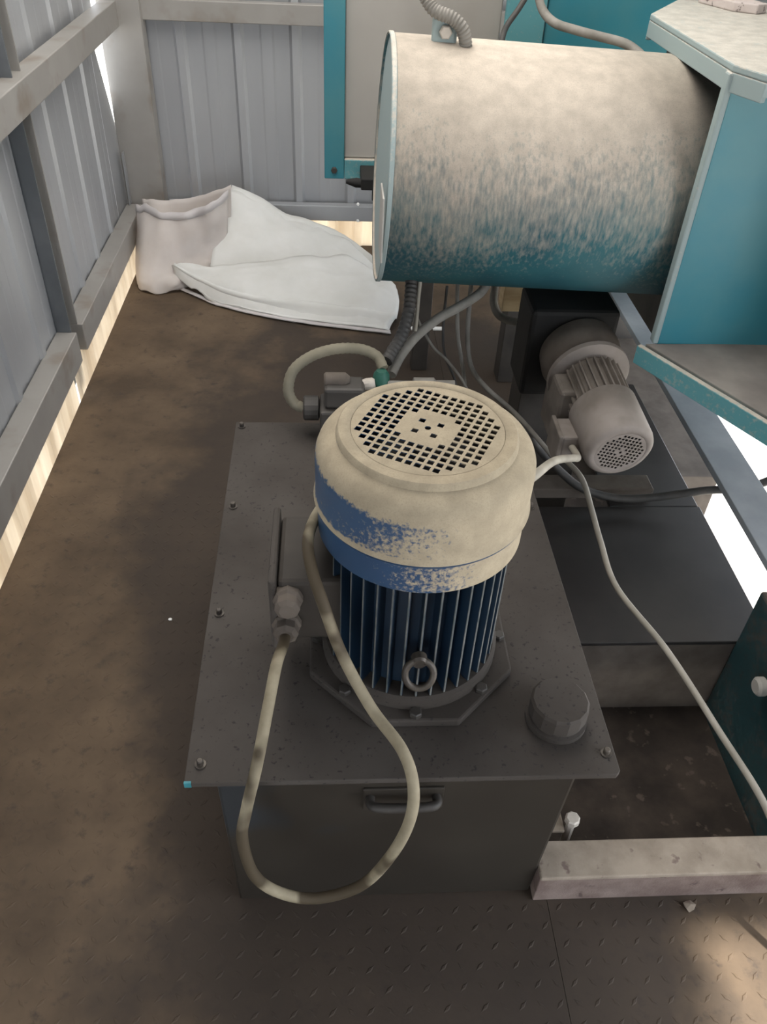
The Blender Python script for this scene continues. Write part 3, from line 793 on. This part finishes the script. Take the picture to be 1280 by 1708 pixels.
# ------------------------------------------------------------------ sacks
def patch(rows, nu, nv, jitter=0.0, seed=0, crease=0.0):
    """rows of control points -> dense grid through catmull in both directions"""
    rnd = random.Random(seed)
    U = [catmull(r, nu) for r in rows]
    n = len(U[0])
    cols = [catmull([U[j][i] for j in range(len(U))], nv) for i in range(n)]
    m = len(cols[0])
    ph = [rnd.uniform(0, 6.28) for _ in range(6)]
    v = []
    for i in range(n):
        for j in range(m):
            p = cols[i][j].copy()
            w_ = Vector((p.x * 0.6 + p.y * 0.5, p.y * 1.2 - p.x * 0.4, p.z)) + Vector((seed * 3.1, seed * 1.7, 0))
            q = jitter * (2.2 * mnoise.noise(w_ * 8) + 1.5 * (0.35 - abs(mnoise.noise(w_ * 13 + Vector((5, 2, 1))))) + 0.8 * mnoise.noise(w_ * 30))
            p.z = max(p.z + q, 0.004)
            p.y += q * 0.5 + crease * mnoise.noise(Vector((p.x * 13, p.z * 4, seed)))
            v.append(p)
    f = [(i * m + j, (i + 1) * m + j, (i + 1) * m + j + 1, i * m + j + 1) for i in range(n - 1) for j in range(m - 1)]
    return v, f, n, m

def sack(name, rows, mat, label, jitter, seed, thick, group, crease=0.0):
    v, f, n, m = patch(rows, 7, 6, jitter, seed, crease)
    o = mk(name, v, f, mat, smooth=True, angle=0, solid=thick)
    props(o, label, 'sack', group)
    return o, v, n, m

G = 'white woven sacks heaped in the corner'
# A: limp open sack standing in the corner
rowsA = [
 [(-0.862, 3.62, 0.275), (-0.79, 3.53, 0.288), (-0.70, 3.48, 0.298), (-0.60, 3.47, 0.312), (-0.50, 3.51, 0.335), (-0.45, 3.57, 0.358)],
 [(-0.860, 3.58, 0.20), (-0.80, 3.46, 0.215), (-0.70, 3.44, 0.205), (-0.60, 3.45, 0.215), (-0.51, 3.51, 0.235), (-0.46, 3.58, 0.25)],
 [(-0.862, 3.50, 0.115), (-0.81, 3.40, 0.12), (-0.70, 3.40, 0.10), (-0.61, 3.44, 0.11), (-0.53, 3.50, 0.13), (-0.47, 3.57, 0.14)],
 [(-0.858, 3.42, 0.05), (-0.82, 3.34, 0.05), (-0.72, 3.33, 0.05), (-0.63, 3.36, 0.06), (-0.54, 3.44, 0.07), (-0.48, 3.52, 0.08)],
 [(-0.858, 3.41, 0.006), (-0.825, 3.325, 0.006), (-0.734, 3.305, 0.006), (-0.641, 3.355, 0.006), (-0.55, 3.44, 0.006), (-0.49, 3.50, 0.006)],
]
oA, vA, nA, mA = sack('woven_sack', rowsA, 'sack_sheer', 'sheer limp white sack standing open with a hemmed mouth against the corner post', 0.007, 3, 0.002, G, 0.035)
# hem band on its mouth
hv, hf = [], []
for i in range(nA):
    for j in range(3):
        p = vA[i * mA + j] + Vector((0, -0.004, 0.001))
        hv.append(p)
for i in range(nA - 1):
    for j in range(2):
        hf.append((i * 3 + j, (i + 1) * 3 + j, (i + 1) * 3 + j + 1, i * 3 + j + 1))
hm = mk('hem', hv, hf, 'sack_hem', oA, smooth=True, angle=0, solid=0.003)
# back layer of that sack
rowsA2 = [[(p[0] * 0.98, min(p[1] + 0.16 - 0.10 * abs(k - 2.5) / 2.5, 3.76), p[2] * (1.02 if j == 0 else 1)) for k, p in enumerate(r)] for j, r in enumerate(rowsA)]
v, f, n_, m_ = patch(rowsA2, 6, 5, 0.005, 9)
mk('back_layer', v, f, 'sack_sheer', oA, smooth=True, angle=0, solid=0.002)
# B: sack folded up against the back wall
rowsB = [
 [(-0.475, 3.76, 0.305), (-0.36, 3.755, 0.262), (-0.234, 3.75, 0.19), (-0.16, 3.75, 0.172), (0.014, 3.74, 0.110), (0.12, 3.66, 0.07), (0.215, 3.54, 0.030)],
 [(-0.50, 3.65, 0.235), (-0.37, 3.66, 0.215), (-0.25, 3.66, 0.165), (-0.15, 3.67, 0.150), (0.01, 3.67, 0.095), (0.12, 3.61, 0.06), (0.215, 3.53, 0.025)],
 [(-0.525, 3.53, 0.15), (-0.39, 3.55, 0.15), (-0.26, 3.57, 0.125), (-0.15, 3.59, 0.110), (0.01, 3.61, 0.080), (0.12, 3.57, 0.05), (0.215, 3.52, 0.02)],
 [(-0.534, 3.41, 0.085), (-0.405, 3.42, 0.09), (-0.27, 3.45, 0.088), (-0.16, 3.47, 0.082), (0.02, 3.52, 0.060), (0.12, 3.53, 0.04), (0.215, 3.51, 0.012)],
]
oB, vB, nB, mB = sack('woven_sack', rowsB, 'sack', 'stiff white sack leaning back to a peak against the rear wall', 0.0075, 5, 0.004, G)
rB2 = [[(p[0] + 0.02, p[1] + 0.012, p[2] + 0.006) for p in rowsB[0]], [(p[0] + 0.02, p[1] + 0.02, max(p[2] - 0.02, 0.006)) for p in rowsB[1]]]
v, f, n_, m_ = patch(rB2, 6, 5, 0.003, 8)
mk('fold', v, f, 'sack', oB, smooth=True, angle=0, solid=0.003)
# C: flat sack in front
rowsC = [
 [(-0.690, 3.37, 0.100), (-0.551, 3.36, 0.120), (-0.397, 3.36, 0.125), (-0.195, 3.41, 0.125), (0.04, 3.49, 0.115), (0.171, 3.42, 0.085), (0.275, 3.33, 0.045)],
 [(-0.690, 3.365, 0.104), (-0.55, 3.33, 0.116), (-0.39, 3.30, 0.118), (-0.19, 3.32, 0.118), (0.04, 3.38, 0.110), (0.175, 3.34, 0.080), (0.282, 3.27, 0.045)],
 [(-0.688, 3.362, 0.100), (-0.56, 3.31, 0.095), (-0.42, 3.24, 0.088), (-0.22, 3.22, 0.085), (0.02, 3.24, 0.080), (0.18, 3.20, 0.065), (0.282, 3.18, 0.040)],
 [(-0.685, 3.360, 0.092), (-0.57, 3.29, 0.068), (-0.46, 3.22, 0.050), (-0.27, 3.15, 0.044), (-0.06, 3.11, 0.042), (0.12, 3.07, 0.040), (0.262, 3.06, 0.030)],
 [(-0.682, 3.362, 0.070), (-0.576, 3.273, 0.03), (-0.495, 3.21, 0.008), (-0.312, 3.123, 0.008), (-0.10, 3.055, 0.008), (0.08, 3.015, 0.008), (0.225, 2.985, 0.008)],
]
oC, vC, nC, mC = sack('woven_sack', rowsC, 'sack', 'flat white sack lying foremost on the floor, its front edge rolled under', 0.0075, 12, 0.004, G)
rC2 = [[(p[0] + 0.01, p[1] + 0.004, 0.016) for p in rowsC[4]], [(p[0] + 0.012, p[1] - 0.012, 0.010) for p in rowsC[4]], [(p[0] + 0.014, p[1] - 0.004, 0.005) for p in rowsC[4]]]
v, f, n_, m_ = patch(rC2, 7, 4, 0.001, 2)
mk('hem', v, f, 'sack_hem', oC, smooth=True, angle=0, solid=0.003)

rC3 = [[(p[0] + 0.004, p[1] + dy, max(p[2] + dz, 0.012)) for p in r] for r, dy, dz in ((rowsC[3], 0.03, 0.014), (rowsC[3], 0.0, 0.016), (rowsC[4], 0.03, 0.016), (rowsC[4], 0.002, 0.012))]
v, f, n_, m_ = patch(rC3, 7, 4, 0.003, 12)
mk('folded_edge', v, f, 'sack', oC, smooth=True, angle=0, solid=0.004)

# ------------------------------------------------------------------ small litter and stand-ins for bright spots
def pebble(name, x, y, r, mat, label, cat, group=None, z=0.0):
    bm = bmesh.new()
    bmesh.ops.create_icosphere(bm, subdivisions=1, radius=r)
    v = [(x + p.co.x * random.uniform(.8, 1.3), y + p.co.y * random.uniform(.7, 1.1), z + max((p.co.z * 0.6 + r * 0.5) * random.uniform(.8, 1.1), 0.0)) for p in bm.verts]
    bm.verts.index_update()
    f = [tuple(q.index for q in fc.verts) for fc in bm.faces]
    bm.free()
    return props(mk(name, v, f, mat), label, cat, group)
pebble('pebble', 0.700, 0.672, 0.013, 'beam', 'pale pebble lying just in front of the channel beam', 'stone')
pebble('paper_scrap', -0.420, 1.435, 0.006, 'white', 'tiny white speck on the floor left of the tank lid', 'litter')
for x, w_ in ((0.346, 0.022), (0.437, 0.022)):  # added white strips stand in for bright slots in the floor
    o = box('bright_strip', (x - w_, 3.02, 0.0), (x + w_, 3.045, 0.006), 'white', bevel=0.001)
    props(o, 'small white strip standing in for a bright slot in the floor seen %s' % ('right beside the dark wrapped hose' if x < 0.4 else 'behind the slanting grey hose'), 'litter', 'white strips under the drum')
for z in (0.228, 0.150):  # placeholder white hex heads for two small dots
    o = hexbolt('rail_dot', (0.119, 3.8145 if z > .2 else 3.8145, z), (0, -1, 0), 0.007, 0.006, 'white')
    props(o, 'small white dot %s on the bottom rail of the back wall' % ('above' if z > .2 else 'below'), 'screw', 'white dots on the back rail')
